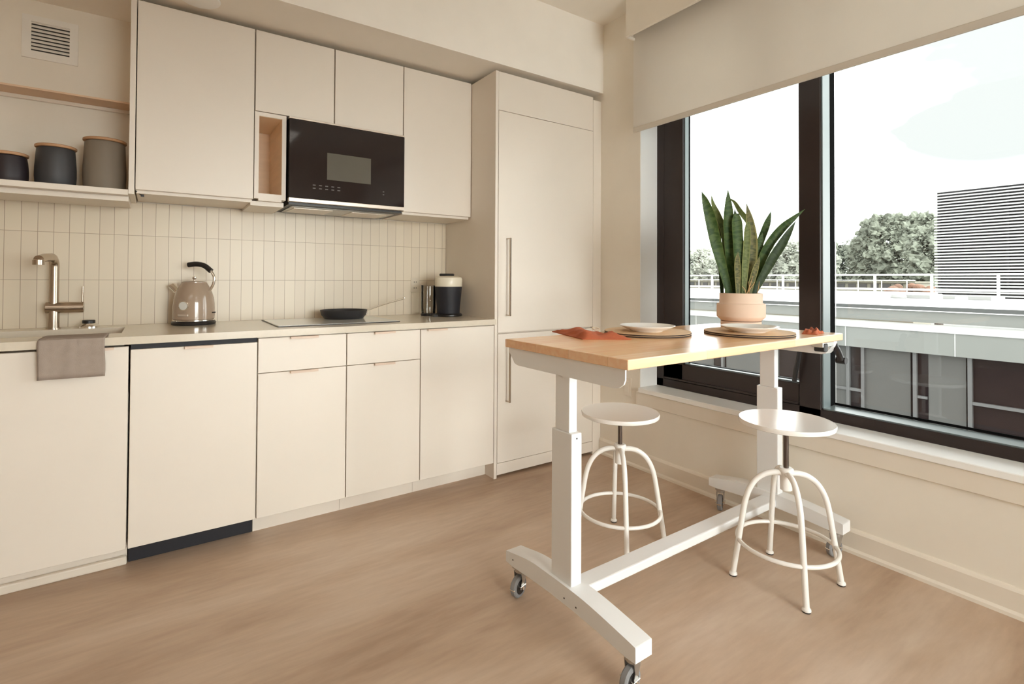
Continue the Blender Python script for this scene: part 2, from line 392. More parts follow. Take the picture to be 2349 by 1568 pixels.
# ------------------------------------------------------------------ kitchen: upper units
YU = -.344
def finger_pull(x0, x1, z, y, parent):
    bm = bm_(); n = 10
    for i in range(n):
        pass
    prism(bm, [(y-.001, z), (y-.016, z), (y-.018, z-.003), (y-.018, z-.010), (y-.016, z-.010), (y-.0155, z-.003), (y-.001, z-.002)], x0, x1, 'X')
    return obj('edge_pull', bm, 'pull', parent, label='thin tan edge pull')
def upper(name, x0, x1, z0, z1, label, doors=1, lip=True):
    t = thing(name, label, 'cabinet', ((x0+x1)/2, 0, z0), group=None)
    b = Box(x0+.001, x1-.001, YU+.020, -.001, z0-.0, z1, bev=.0)
    obj('carcass', b, 'cab', t)
    if lip: obj('light_rail', Box(x0+.004, x1-.004, YU+.024, -.009, z0-.014, z0+.001), 'cab', t)
    obj('door', Box(x0+.0018, x1-.0018, YU, YU+.0185, z0, z1-.002, bev=.0012), 'cab', t)
    return t
t = upper('wall_cabinet', -2.526, -2.0595, 1.528, 2.360, 'tall flat cream wall cabinet to the left of the microwave')
obj('end_panel', Box(-2.549, -2.528, YU, -.001, 1.505, 2.385, bev=.001), 'cab', t)
b = tube(bm_(), [(-2.524,YU+.02,1.522),(-2.500,YU+.06,1.510)], .003, 8); box(b, -2.506, -2.494, YU+.052, YU+.070, 1.505, 1.514)
obj('catch', b, 'black', t, label='small dark hinge end under the door')
upper('wall_cabinet', -2.0575, -1.6785, 1.962, 2.360, 'small flat cream wall cabinet above the cubby and left half of the microwave', lip=False)
upper('wall_cabinet', -1.6765, -1.2905, 1.962, 2.360, 'small flat cream wall cabinet above the right half of the microwave', lip=False)
upper('wall_cabinet', -1.2885, -.8425, 1.528, 2.360, 'flat cream wall cabinet between the microwave and the tall fridge panel')

# cubby
x0, x1, z0, z1, th = -2.0575, -1.914, 1.533, 1.958, .019
t = thing('open_cubby', 'narrow open cream cubby with bounce-tinted tan inside, left of the microwave', 'shelf', ((x0+x1)/2, 0, z0))
b = Box(x0, x0+th, YU, -.002, z0, z1); box(b, x1-th, x1, YU, -.002, z0, z1); box(b, x0+th, x1-th, YU, -.002, z1-th, z1); box(b, x0+th, x1-th, YU, -.002, z0-.01, z0+.026)
obj('cubby_frame', b, 'cab', t)
e = .0006
b = Box(x0+th, x1-th, -.010, -.004, z0+.026, z1-th); box(b, x1-th-.001, x1-th+e, YU+.004, -.01, z0+.026, z1-th); box(b, x0+th-e, x0+th+.001, YU+.004, -.01, z0+.026, z1-th)
box(b, x0+th, x1-th, YU+.004, -.01, z1-th-.001, z1-th+e)
obj('cubby_lining', b, 'warm_wood', t)
obj('base_block', Box(x0-.012, x1-.004, YU+.03, -.01, z0-.032, z0-.010), 'cab', t)

# microwave
x0, x1 = -1.907, -1.296; yfm = -.378
t = thing('microwave', 'black glass over-the-range microwave', 'microwave', (-1.60, 0, 1.53))
b = Box(x0+.006, x1-.004, yfm+.028, -.002, 1.532, 1.955); box(b, x0+.006, x1-.004, yfm+.028, -.004, 1.516, 1.533); obj('body', b, 'black', t)
d = obj('door', Box(x0, x1, yfm, yfm+.026, 1.548, 1.943, bev=.002), 'mwglass', t)
obj('viewing_window', Box(-1.722, -1.490, yfm-.0012, yfm+.004, 1.655, 1.795, bev=.0005), 'mwdisp', t, label='grey see-through window in the door')
b = Box(x0, x1, yfm-.002, yfm+.026, 1.943, 1.952, bev=.001); obj('top_trim', b, 'steel', t)
b = Box(x0, x1, yfm-.003, yfm+.026, 1.527, 1.547, bev=.002); obj('bottom_trim', b, 'steel', t)
for z in (1.620, 1.604):
    for k in range(5): obj('touch_key', Box(-1.792+k*.031, -1.778+k*.031, yfm-.0012, yfm+.001, z-.0022, z+.0022), 'icon', d)
for z in (1.622, 1.606): obj('touch_key', Box(-1.422, -1.414, yfm-.0012, yfm+.001, z-.002, z+.002), 'icon', d)
b = Box(x0+.03, x1-.03, yfm+.075, -.03, 1.510, 1.517, bev=.003); obj('hood_underside', b, 'zinc', t)
for a, c_ in ((-1.86, -1.66), (-1.56, -1.36)):
    obj('filter', Box(a, c_, -.27, -.08, 1.507, 1.511, bev=.001), 'steel', t)

# open shelves on the left
XS = -3.35
tag(obj('display_shelf', Box(XS, -2.5495, YU, -.001, 1.500, 1.524, bev=.001), 'cab'), 'long cream shelf board carrying the three canisters', 'shelf')
b = Box(XS, -2.5495, YU+.05, -.02, 1.478, 1.4995); tag(obj('shelf_light_rail', b, 'cab'), 'cream rail fixed under the canister shelf', 'rail')
t = thing('wall_ledge', 'shallow ledge tinted tan for warm underside light on the wall between the air grille and the canisters', 'shelf', (-3, 0, 1.94))
obj('ledge_board', Box(XS, -2.5495, -.135, -.001, 1.950, 1.958), 'edge', t)
obj('ledge_rail', Box(XS, -2.5495, -.018, -.001, 1.934, 1.9495), 'trim', t)

def canister(x, y, r, h, mat, label, rt=.86):
    z = 1.524
    t = thing('canister', label, 'canister', (x, y, z), group=None)
    p = [(r*.90,0),(r*.95,.004),(r*1.0,h*.30),(r*.995,h*.5),(r*.95,h*.8),(r*rt,h*.97),(r*rt-.004,h)]
    obj('jar', lathe(bm_(), p, (x,y,z), 48), mat, t, smooth=True)
    obj('lid', lathe(bm_(), [(r*rt+.004,h+.0005),(r*rt+.006,h+.003),(r*rt+.006,h+.010),(r*rt+.002,h+.013)], (x,y,z), 48), 'lidwood', t, smooth=True)
canister(-2.641, -.175, .0785, .222, 'gstone', 'large grey ceramic canister with a wooden lid, tallest on the shelf', .93)
canister(-2.806, -.185, .0695, .168, 'dstone', 'medium slate-black ceramic canister with a wooden lid, middle of the shelf', .92)
canister(-2.955, -.185, .0640, .118, 'dstone2', 'short black ceramic canister cut off by the left edge of the view', .90)

# air grille
t = thing('air_grille', 'square white air grille high on the wall', 'vent', (-2.853, 0, 2.22))
b = Box(-2.950, -2.919, -.008, 0, 2.124, 2.316); box(b, -2.787, -2.757, -.008, 0, 2.124, 2.316)
box(b, -2.919, -2.787, -.008, 0, 2.290, 2.316); box(b, -2.919, -2.787, -.008, 0, 2.124, 2.158)
obj('grille_frame', b, 'vent', t)
obj('duct_opening', Box(-2.919, -2.787, -.0015, .0, 2.158, 2.290), 'ventslot', t)
for k in range(8):
    z = 2.164 + k*.0164
    b = prism(bm_(), [(-.008,z),(-.009,z+.002),(-.002,z+.0125),(-.001,z+.0105)], -2.919, -2.787, 'X'); obj('louvre_slat', b, 'vent', t)

# bulkhead downlight
t = thing('downlight', 'round white recessed light in the bulkhead underside', 'ceiling light', (-2.30, -.455, 2.386))
obj('trim_ring', lathe(bm_(), [(.05,0),(.078,0),(.082,-.004),(.078,-.010),(.052,-.012)], (-2.30,-.455,2.3865), 48), 'white_trim', t, smooth=True)
obj('lens', lathe(bm_(), [(.0,-.004),(.052,-.006),(.052,0),(0,0)], (-2.30,-.455,2.3865), 48), 'dial', t, smooth=True)

# ------------------------------------------------------------------ kitchen: base units
YB_, YT = -.619, -.525
ZB, ZT = .092, .878
def base(name, cat, x0, x1, label, fronts, toe='cab', ctop=.884):
    t = thing(name, label, cat, ((x0+x1)/2, 0, 0))
    obj('carcass', Box(x0+.001, x1-.001, YB_+.022, -.01, .088, ctop), 'cab', t)
    for kind, z0, z1, px in fronts:
        o = obj(kind, Box(x0+.0018, x1-.0018, YB_, YB_+.020, z0, z1, bev=.0012), 'cab', t)
        if px: finger_pull(px[0], px[1], z1+.0015, YB_, o)
    obj('toe_kick', Box(x0, x1, YT, YT+.018, .0, .088), toe, t)
    return t
t = base('sink_cabinet', 'cabinet', -3.30, -2.5285, 'wide cream base cabinet under the sink, left of the dishwasher', [('door', ZB, ZT-.003, (-2.66,-2.575))], ctop=.695)
obj('shoe_moulding', Box(-3.30, -2.5285, YT-.022, YT, 0, .034, bev=.006, seg=2), 'trim', t)
t = thing('dishwasher', 'cream fronted dishwasher with a black toe plate', 'dishwasher', (-2.30, 0, 0))
obj('carcass', Box(-2.525, -2.0755, YB_+.024, -.01, .093, .862), 'cabin', t)
obj('gap_shade_strip', Box(-2.5235, -2.0765, YB_+.012, -.05, .8625, .8835), 'blackm', t, label='black strip standing in for the shade in the gap above the door')  # black strip put in as the shade of the gap over the door
d = obj('door', Box(-2.5235, -2.0765, YB_, YB_+.022, ZB, .862, bev=.0012), 'cab', t)
finger_pull(-2.345, -2.245, .8635, YB_, d)
k = obj('toe_plate', Box(-2.5245, -2.0765, YT-.004, YT+.012, .002, .092), 'blackm', t, label='black toe plate')
for x in (-2.495, -2.105): obj('screw', lathe(bm_(), [(.0,.0),(.006,.0),(.005,.003),(0,.003)], (x, YT-.0045, .066), 12, rot=Matrix.Rotation(PI/2, 3, 'X')), 'chrome', k)
base('drawer_cabinet', 'cabinet', -2.0735, -1.6855, 'cream base cabinet with a drawer and a door, beside the dishwasher', [('drawer', .7255, ZT, (-1.94,-1.82)), ('door', ZB, .7225, (-1.94,-1.82))])
base('drawer_cabinet', 'cabinet', -1.6845, -1.3005, 'cream base cabinet with a drawer and a door, under the frying pan', [('drawer', .7255, ZT, (-1.55,-1.445)), ('door', ZB, .7225, (-1.55,-1.445))])
base('door_cabinet', 'cabinet', -1.2995, -.8415, 'cream single-door base cabinet next to the tall fridge panel', [('door', ZB, ZT, (-1.263,-1.15))])

# countertop with sink cut-out
SX0, SX1, SY0, SY1 = -3.08, -2.560, -.460, -.150
YK = -.640
b = Box(XS, SX0, YK, -.008, .885, .915); box(b, SX1, -.8412, YK, -.008, .885, .915)
box(b, SX0, SX1, YK, SY0, .885, .915); box(b, SX0, SX1, SY1, -.008, .885, .915)
bmesh.ops.remove_doubles(b, verts=b.verts, dist=1e-5)
tag(obj('countertop', b, 'counter'), 'long cream polished stone countertop', 'countertop')
b = Box(SX0-.01, SX1+.01, SY0-.01, SY1+.01, .70, .704)
box(b, SX0-.01, SX0, SY0-.01, SY1+.01, .70, .8845); box(b, SX1, SX1+.01, SY0-.01, SY1+.01, .70, .8845)
box(b, SX0, SX1, SY0-.01, SY0, .70, .8845); box(b, SX0, SX1, SY1, SY1+.01, .70, .8845)
tag(obj('sink_basin', b, 'steel'), 'undermount metal sink below the faucet', 'sink')

# faucet
fx, fy = -2.818, -.080
t = thing('faucet', 'brushed nickel single-lever kitchen faucet', 'faucet', (fx, fy, .915))
b = cyl(bm_(), (fx, fy, .915), .026, .004, 32); cyl(b, (fx, fy, .918), .0205, .10, 32)
obj('base_post', b, 'nickel', t, smooth=True)
obj('mixer_barrel', cyl(bm_(), (fx-.028, fy, 1.008), .0245, .132, 32, 'X', bev=.002), 'nickel', t, smooth=True)
pts = [(fx,fy,1.02),(fx,fy,1.19)] + [(fx-.00*(1-math.cos(a))-.005*(1-math.cos(a)), fy-.045*(1-math.cos(a)), 1.19+.040*math.sin(a)) for a in [PI/2*i/8 for i in range(1,9)]] + [(fx-.020, fy-.10, 1.226),(fx-.030, fy-.16, 1.216)]
b = tube(bm_(), pts, .0175, 20); lathe(b, [(.0195,-.02),(.0195,.0),(.012,.004)], (fx-.030, fy-.165, 1.214), 20)
obj('spout', b, 'nickel', t, smooth=True)
obj('lever', tube(bm_(), [(fx+.098, fy, 1.025),(fx+.099, fy-.002, 1.102)], .0038, 10), 'nickel', t, smooth=True)
t = thing('drain_control_button', 'small chrome and black push button behind the sink', 'button', (-2.697, -.075, .915))
obj('flange', lathe(bm_(), [(.040,0),(.040,.006),(.030,.018),(.022,.020)], (-2.697,-.075,.915), 32), 'chrome', t, smooth=True)
obj('push_cap', lathe(bm_(), [(.024,.020),(.024,.031),(.022,.033)], (-2.697,-.075,.915), 32), 'black', t, smooth=True)

# towel over the counter edge
bm = bm_(); nx = 26
prof = [(-.475,.9165),(-.52,.9185),(-.60,.9185),(-.635,.9185),(-.6445,.9150),(-.6475,.905),(-.6490,.88),(-.6500,.85),(-.6505,.82),(-.6510,.795),(-.6515,.776)]
prof = [(p.x, p.y) for p in [Vector((a,b_)) for a,b_ in prof]]
grid = []
for i in range(nx+1):
    s = i/nx; row = []
    for j, (y, z) in enumerate(prof):
        wv = .0022*math.sin(s*9+1)*(j/len(prof)) + .0012*math.sin(s*23)
        x = -2.790 + s*.190 + (.002*math.sin(j*.9) if i in (0, nx) else 0)
        row.append(bm.verts.new((x, y-abs(wv) if j > 3 else y, z + (abs(wv)*.3 if j <= 3 else 0) - (.002*s if j > 8 else 0))))
    grid.append(row)
for i in range(nx):
    for j in range(len(prof)-1): bm.faces.new((grid[i][j], grid[i+1][j], grid[i+1][j+1], grid[i][j+1]))
tw = obj('dish_towel', bm, 'towel', smooth=True); tag(tw, 'plain taupe dish towel draped over the counter edge at the sink', 'towel')
sol = tw.modifiers.new('thick', 'SOLIDIFY'); sol.thickness = .0022; sol.offset = 1

# kettle
kx, ky, kz = -2.290, -.140, .915
t = thing('electric_kettle', 'taupe retro electric kettle with a dial', 'kettle', (kx, ky, kz))
obj('power_base', lathe(bm_(), [(.088,0),(.094,.003),(.096,.012),(.090,.018)], (kx,ky,kz), 48), 'black', t, smooth=True)
obj('chrome_band', lathe(bm_(), [(.089,.0185),(.0905,.020),(.0905,.024),(.088,.026)], (kx,ky,kz), 48), 'chrome', t, smooth=True)
obj('body', lathe(bm_(), [(.086,.0262),(.0895,.030),(.090,.06),(.0885,.10),(.085,.130),(.077,.158),(.066,.183),(.058,.198),(.055,.204)], (kx,ky,kz), 56), 'kettle', t, smooth=True)
lid = obj('lid', lathe(bm_(), [(.053,.2045),(.053,.208),(.045,.212),(.0,.214)], (kx,ky,kz), 48), 'kettle', t, smooth=True)
obj('lid_knob', lathe(bm_(), [(.005,.213),(.004,.220),(.010,.226),(.009,.234),(0,.237)], (kx,ky,kz), 24), 'chrome', lid, smooth=True)
R1 = Vector((.8239,-.5667,0))
def K(s, h, d=0): return Vector((kx,ky,kz)) + R1*s + Vector((0,0,h)) + Vector((-.5667,-.8239,0))*d
obj('spout', tube(bm_(), [K(-.060,.140), K(-.080,.160), K(-.112,.190)], [.021,.0165,.0165], 24), 'chrome', t, smooth=True)
hp = smooth_curve([K(-.030,.292), K(.01,.296), K(.048,.288), K(.082,.262)], 6)
obj('handle_grip', tube(bm_(), hp, [.0125]*len(hp), 14), 'black', t, smooth=True, label='curved black grip')
hp = smooth_curve([K(.078,.266), K(.096,.235), K(.094,.200), K(.076,.165)], 5)
b = tube(bm_(), hp, .0065, 12)
obj('handle_bracket', b, 'chrome', t, smooth=True)
def Kf(s, h, r): return K(s, h, r)
rotm = Matrix.Rotation(math.radians(-34.5), 3, 'Z') @ Matrix.Rotation(PI/2, 3, 'X')
g = obj('dial_gauge', lathe(bm_(), [(.0,0),(.024,.0),(.024,.006),(.020,.008)], K(.004,.095,.083), 32, rot=rotm), 'chrome', t, smooth=True)
obj('dial_face', lathe(bm_(), [(.0,.0065),(.0195,.0065),(.0195,.0086),(.0,.0086)], K(.004,.095,.083), 32, rot=rotm), 'dial', g)
b = bm_(); box(b, -.024, .024, -.003, .003, -.005, .005, bev=.001)
bmesh.ops.transform(b, matrix=Matrix.Translation(K(.002,.050,.0885)) @ Matrix.Rotation(math.radians(-34.5), 4, 'Z'), verts=b.verts)
obj('name_badge', b, 'steel', t)
obj('switch_lever', tube(bm_(), [K(.086,.058), K(.106,.060)], .003, 8), 'black', t)

# cooktop
t = thing('cooktop', 'pale glass induction cooktop', 'cooktop', (-1.67, -.3, .915))
obj('edge_band', Box(-1.975, -1.372, -.517, -.068, .9152, .9185, bev=.001), 'black', t)
obj('glass_plate', Box(-1.971, -1.376, -.512, -.073, .9170, .9200, bev=.0006), 'hob', t)

# frying pan
px_, py_, pz = -1.572, -.190, .9201
t = thing('frying_pan', 'black frying pan with a long wire-like steel handle', 'frying pan', (px_,py_,pz))
obj('pan_body', lathe(bm_(), [(.100,0),(.106,.003),(.120,.020),(.1265,.046),(.1275,.048),(.1245,.048),(.117,.022),(.101,.006),(0,.005)], (px_,py_,pz), 64), 'pan', t, smooth=True)
hs = Vector((-1.449, -.185, .955))
hd = [hs, hs+Vector((.03,.002,.012)), hs+Vector((.12,.002,.041)), Vector((-1.225,-.185,1.022)), Vector((-1.212,-.187,1.029))]
hd = smooth_curve(hd, 5)
b = bm_()
for off in (-.007, .007): tube(b, [p+Vector((0,off*(.4+.9*i/len(hd)),off*.25*i/len(hd))) for i, p in enumerate(hd)], .0033, 8)
tube(b, [hd[-1]+Vector((0,-.008,0)), hd[-1]+Vector((.005,0,.002)), hd[-1]+Vector((0,.008,0))], .0028, 8)
obj('handle', b, 'chrome', t, smooth=True)
b = Box(-1.452, -1.440, -.200, -.170, .940, .962, bev=.002); obj('handle_bracket', b, 'chrome', t)

# coffee machine
cx_, cy_, cz = -.952, -.262, .915
t = thing('coffee_machine', 'black pod coffee machine with a cream top and clear water tank', 'coffee machine', (cx_,cy_,cz))
def CM(s, h, d=0): return Vector((cx_,cy_,cz)) + R1*s + Vector((0,0,h)) + Vector((-.5667,-.8239,0))*d
b = lathe(bm_(), [(.080,0),(.084,.003),(.084,.012),(.076,.018)], tuple(CM(.002,0)), 40)
lathe(b, [(.045,0),(.047,.004),(.046,.012),(.042,.016)], tuple(CM(-.128,0,-.03)), 32)
box(b, CM(-.12,0).x-.01, CM(-.0,0).x, cy_-.02, cy_+.06, .915, .927)
obj('base', b, 'black', t, smooth=True)
obj('body', lathe(bm_(), [(.070,.0185),(.072,.06),(.078,.12),(.083,.178),(.083,.182)], tuple(CM(0,0)), 48), 'blackm', t, smooth=True)
obj('head', lathe(bm_(), [(.0835,.1825),(.0845,.186),(.0845,.225),(.080,.238),(.060,.246),(0,.250)], tuple(CM(0,0)), 48), 'cream_plastic', t, smooth=True, label='cream top section')
b = bm_(); box(b, -.055, .035, -.016, .016, .247, .262, bev=.004)
bmesh.ops.transform(b, matrix=Matrix.Translation((cx_,cy_,cz)) @ Matrix.Rotation(math.radians(-34.5), 4, 'Z'), verts=b.verts)
obj('top_lever', b, 'black', t)
tk = obj('water_tank', lathe(bm_(), [(.0430,.0165),(.0455,.05),(.0455,.182),(.0435,.182),(.0435,.052),(.041,.02)], tuple(CM(-.128,0,-.03)), 40), 'clear', t, smooth=True)
obj('tank_lid', lathe(bm_(), [(.0465,.1825),(.047,.1835),(.047,.188),(.044,.190)], tuple(CM(-.128,0,-.03)), 40), 'clear', tk, smooth=True)

# outlets
def outlet(label, m, parent_rot):
    t = thing('power_outlet', label, 'power outlet', (0,0,0))
    return t
t = thing('power_outlet', 'cream double outlet on the tiles behind the coffee machine', 'power outlet', (-1.063, -.008, 1.10))
obj('cover_plate', Box(-1.092, -1.034, -.0125, -.0082, 1.058, 1.150, bev=.001), 'outlet', t)
b = bm_()
for z in (1.085, 1.123):
    for x in (-1.070, -1.056): obj('socket_slot', Box(x-.002, x+.002, -.0130, -.0120, z-.004, z+.004), 'ventslot', t)
t = thing('power_outlet', 'cream outlet plate low on the wall beside the window, under the table', 'power outlet', (0, -.855, .47))
obj('cover_plate', Box(-.006, -.0005, -.892, -.822, .418, .532, bev=.001), 'trim', t)
obj('socket_face', Box(-.008, -.006, -.874, -.840, .440, .510, bev=.001), 'wall', t)

# fridge tower
tag(obj('tall_end_panel', Box(-.8406, -.8212, -.620, -.001, 0, 2.353, bev=.001), 'cab'), 'tall cream side panel between the counter and the fridge', 'panel')
t = thing('built_in_refrigerator', 'tall built-in refrigerator behind flat cream doors', 'refrigerator', (-.44, 0, 0))
obj('carcass', Box(-.8190, -.0725, -.596, -.01, .012, 2.352), 'cab', t)
obj('top_panel', Box(-.8190, -.0725, -.618, -.597, 2.1275, 2.352, bev=.001), 'cab', t)
d1 = obj('upper_door', Box(-.8180, -.0735, -.620, -.597, .8350, 2.1240, bev=.0015), 'cab', t)
d2 = obj('lower_door', Box(-.8180, -.0735, -.620, -.597, .0855, .8270, bev=.0015), 'cab', t)
obj('plinth', Box(-.8190, -.0725, -.6185, -.597, .018, .083), 'cab', t)
def bar(z0, z1, parent):
    b = Box(-.764, -.754, -.664, -.652, z0, z1, bev=.0015)
    for z in (z0+.004, z1-.004): box(b, -.762, -.756, -.654, -.6202, z-.0035, z+.0035)
    obj('bar_handle', b, 'nickel', parent, label='slim metal bar handle')
bar(.931, 1.384, d1); bar(.433, .763, d2)
tag(obj('filler_panel', Box(-.0715, -.0005, -.6195, -.40, .0, 2.335, bev=.001), 'cab'), 'narrow cream filler strip between the fridge and the window wall', 'panel')

# ------------------------------------------------------------------ standing-height table
TX, TY, TH = -1.3615, -1.8833, .0087
TZ, OV, W1, W2, TK = .9236, .0153, .3523, .2467, .0292
CWd, CD, LC = .0434, .0987, 1.2397
t = thing('standing_table', 'wood topped white standing table on casters', 'table', (TX,TY,0), TH)
def P(name, bm, mat, par=None, **k): return obj(name, bm, mat, par or t, local=True, **k)
LT = LC + CWd + OV
P('tabletop', Box(-OV, LT, -W2, W1, TZ-TK, TZ, bev=.003, seg=2), 'wood')
PT = .0116
def shifted(bm, dx):
    bmesh.ops.translate(bm, verts=bm.verts, vec=(dx,0,0)); return bm
for side in (0, 1):
    dx = LC if side else 0
    P('column', shifted(Box(0, CWd, 0, CD, .170, .6557, bev=.003, seg=2), dx), 'white_metal')
    P('inner_column', shifted(Box(.004, CWd-.006, .016, CD-.013, .6557, TZ-TK-.02, bev=.003, seg=2), dx), 'white_metal')
    top = [(-.2716,.1506),(-.255,.156),(-.10,.1745),(0,.179),(.0987,.179),(.20,.176),(.315,.156),(.3429,.1506)]
    bot = [(.3429,.112),(.30,.110),(.20,.117),(.10,.121),(-.02,.121),(-.12,.117),(-.235,.108),(-.2716,.110)]
    top = [(a.x,a.y) for a in smooth_curve([(p[0],p[1],0) for p in top], 4)]
    bm = prism(bm_(), bot[::-1][:0] + top + bot, -PT, CWd+PT, 'X')
    P('foot', shifted(bm, dx), 'white_metal')
    poly = [(-.228,TZ-TK-.001),(-.228,TZ-TK-.026),(-.205,TZ-TK-.056),(-.19,TZ-TK-.060),(.285,TZ-TK-.060),(.305,TZ-TK-.054),(.335,TZ-TK-.018),(.335,TZ-TK-.001)]
    if side: bm = prism(bm_(), poly, -.006, CWd+.004, 'X')
    else:
        poly[1:4] = [(-.228,TZ-TK-.030),(-.222,TZ-TK-.044),(-.205,TZ-TK-.056),(-.185,TZ-TK-.060)]
        bm = prism(bm_(), poly, -.006, -.001, 'X'); box(bm, -.001, CWd+.004, -.222, .330, TZ-TK-.005, TZ-TK-.001); box(bm, -.001, CWd, .0, CD, TZ-TK-.030, TZ-TK-.005)
    P('support_bracket', shifted(bm, dx), 'white_metal')
b = Box(CWd+PT-.002, LC-PT+.002, .002, .072, .124, .157, bev=.005, seg=2)
P('crossbar', b, 'white_metal')
for q in ((-PT-.0008, .02, .140), (-PT-.0008, -.035, .139), (-PT-.0008, .30, .135)): P('bolt', lathe(bm_(), [(.0,0),(.0028,0),(.0028,.001),(0,.001)], q, 10, axis='X'), 'black')
for q in ((CWd*.5, -.0008, .640),(CWd+PT+.02, .0012, .139)): P('bolt', lathe(bm_(), [(.0,0),(.0028,0),(.0028,.001),(0,.001)], q, 10, axis='Y'), 'black')
def caster(x, y, ang):
    A = Matrix.Translation((x,y,0)) @ Matrix.Rotation(ang, 4, 'Z')
    b = bm_(); box(b, -.022,.022,-.022,.022,.098,.111,bev=.002); cyl(b, (0,0,.086), .020, .013, 24)
    for s in (-1, 1): prism(b, [(-.016,.088),(.016,.088),(.012,.060),(.024,.034),(.016,.030),(-.002,.050)], s*.0165-.0012, s*.0165+.0012, 'X')
    box(b, -.0177,.0177,-.016,.016,.086,.090)
    bmesh.ops.transform(b, matrix=A, verts=b.verts); c = P('caster', b, 'zinc')
    b = lathe(bm_(), [(.020,-.011),(.034,-.011),(.0375,-.007),(.0375,.007),(.034,.011),(.020,.011)], (0,.012,.0375), 32, axis='X')
    bmesh.ops.transform(b, matrix=A, verts=b.verts); wl = obj('wheel', b, 'rubber', c, local=True, smooth=True)
    b = lathe(bm_(), [(.0,-.0122),(.0245,-.0122),(.0245,.0122),(0,.0122)], (0,.012,.0375), 24, axis='X')
    bmesh.ops.transform(b, matrix=A, verts=b.verts); obj('wheel_hub', b, 'black', c, local=True)
    b = Box(-.024,.024,-.004,.028,.043,.047,bev=.001); box(b, -.010,.010,.024,.052,.036,.040,bev=.001); cyl(b, (-.024,.012,.0375), .006, .048, 12, 'X')
    bmesh.ops.transform(b, matrix=A, verts=b.verts); obj('brake_lever', b, 'chrome', c, local=True)
xm = CWd/2
caster(xm, .300, math.radians(108)); caster(xm, -.232, math.radians(97))
caster(LC+xm, .300, math.radians(116)); caster(LC+xm, -.232, math.radians(75))
# crank at the far right corner
b = Box(LT-.155, LT-.06, -W2+.01, -W2+.055, TZ-TK-.022, TZ-TK-.001, bev=.002)
c = P('crank_mount', b, 'chrome')
b = Box(LT-.150, LT-.120, -W2+.006, -W2+.05, TZ-TK-.040, TZ-TK-.006, bev=.004)
obj('crank_clip', b, 'black', c, local=True)
b = tube(bm_(), [(LT-.09,-W2+.03,TZ-TK-.014),(LT-.03,-W2+.028,TZ-TK-.018),(LT-.022,-W2+.026,TZ-TK-.03)], .005, 10)
obj('crank_rod', b, 'chrome', c, local=True, smooth=True)
b = tube(bm_(), smooth_curve([(LT-.022,-W2+.026,TZ-TK-.02),(LT+.008,-W2+.024,TZ-TK-.050),(LT+.030,-W2+.022,TZ-TK-.084)], 4), [.013]*8+[.016], 12)
cyl(b, (LT+.036,-W2+.004,TZ-TK-.090), .015, .036, 16, 'Y')
obj('crank_handle', b, 'black', c, local=True, smooth=True, label='black folding crank handle')

# ------------------------------------------------------------------ stools
def stool(x, y, zs, ang, label):
    t = thing('stool', label, 'stool', (x,y,0), ang, group='white swivel stools at the table')
    def Q(name, bm, mat, par=None, **k): return obj(name, bm, mat, par or t, local=True, smooth=True, **k)
    Q('seat', lathe(bm_(), [(.0,-.019),(.160,-.019),(.1665,-.016),(.168,-.008),(.168,-.004),(.1655,0),(.158,-.001),(0,-.0035)], (0,0,zs), 72), 'stool')
    Q('screw_rod', cyl(bm_(), (0,0,.345), .0095, zs-.016-.345, 20), 'rod')
    b = lathe(bm_(), [(.021,.345),(.021,.402),(.024,.408),(.026,.418),(.026,.424),(.022,.428),(.011,.428)], (0,0,0), 28)
    Q('hub', b, 'stool')
    for k in range(4):
        a = k*PI/2; ca, sa = math.cos(a), math.sin(a)
        pr = [(.012,.407),(.045,.408),(.080,.398),(.112,.372),(.134,.335),(.148,.29),(.160,.22),(.1755,.12),(.1925,.012)]
        pts = smooth_curve([(r*ca, r*sa, z) for r, z in pr], 4)
        lg = Q('leg', tube(bm_(), pts, .0105, 14), 'stool')
        Q('foot_cap', lathe(bm_(), [(.0135,.004),(.0155,.006),(.0145,.012),(.0105,.016)], (.1925*ca,.1925*sa,0), 20), 'stool', lg)
        Q('foot_glide', lathe(bm_(), [(.012,0),(.014,.001),(.014,.004),(.0115,.0045)], (.1925*ca,.1925*sa,0), 20), 'black', lg)
    ring = [(.1725*math.cos(2*PI*i/64), .1725*math.sin(2*PI*i/64), .143) for i in range(64)]
    Q('footrest_ring', tube(bm_(), ring, .0078, 12, closed=True), 'stool')
    b = tube(bm_(), [(0.02,0,.418),(.040,-.008,.420)], .004, 8); Q('set_screw', b, 'stool')
    return t
stool(-.4463, -2.0787, .6105, math.radians(46), 'white swivel stool on the near side of the table, its seat raised higher')
stool(-.7661, -1.5230, .5688, math.radians(52), 'white swivel stool on the far side of the table, its seat lower')

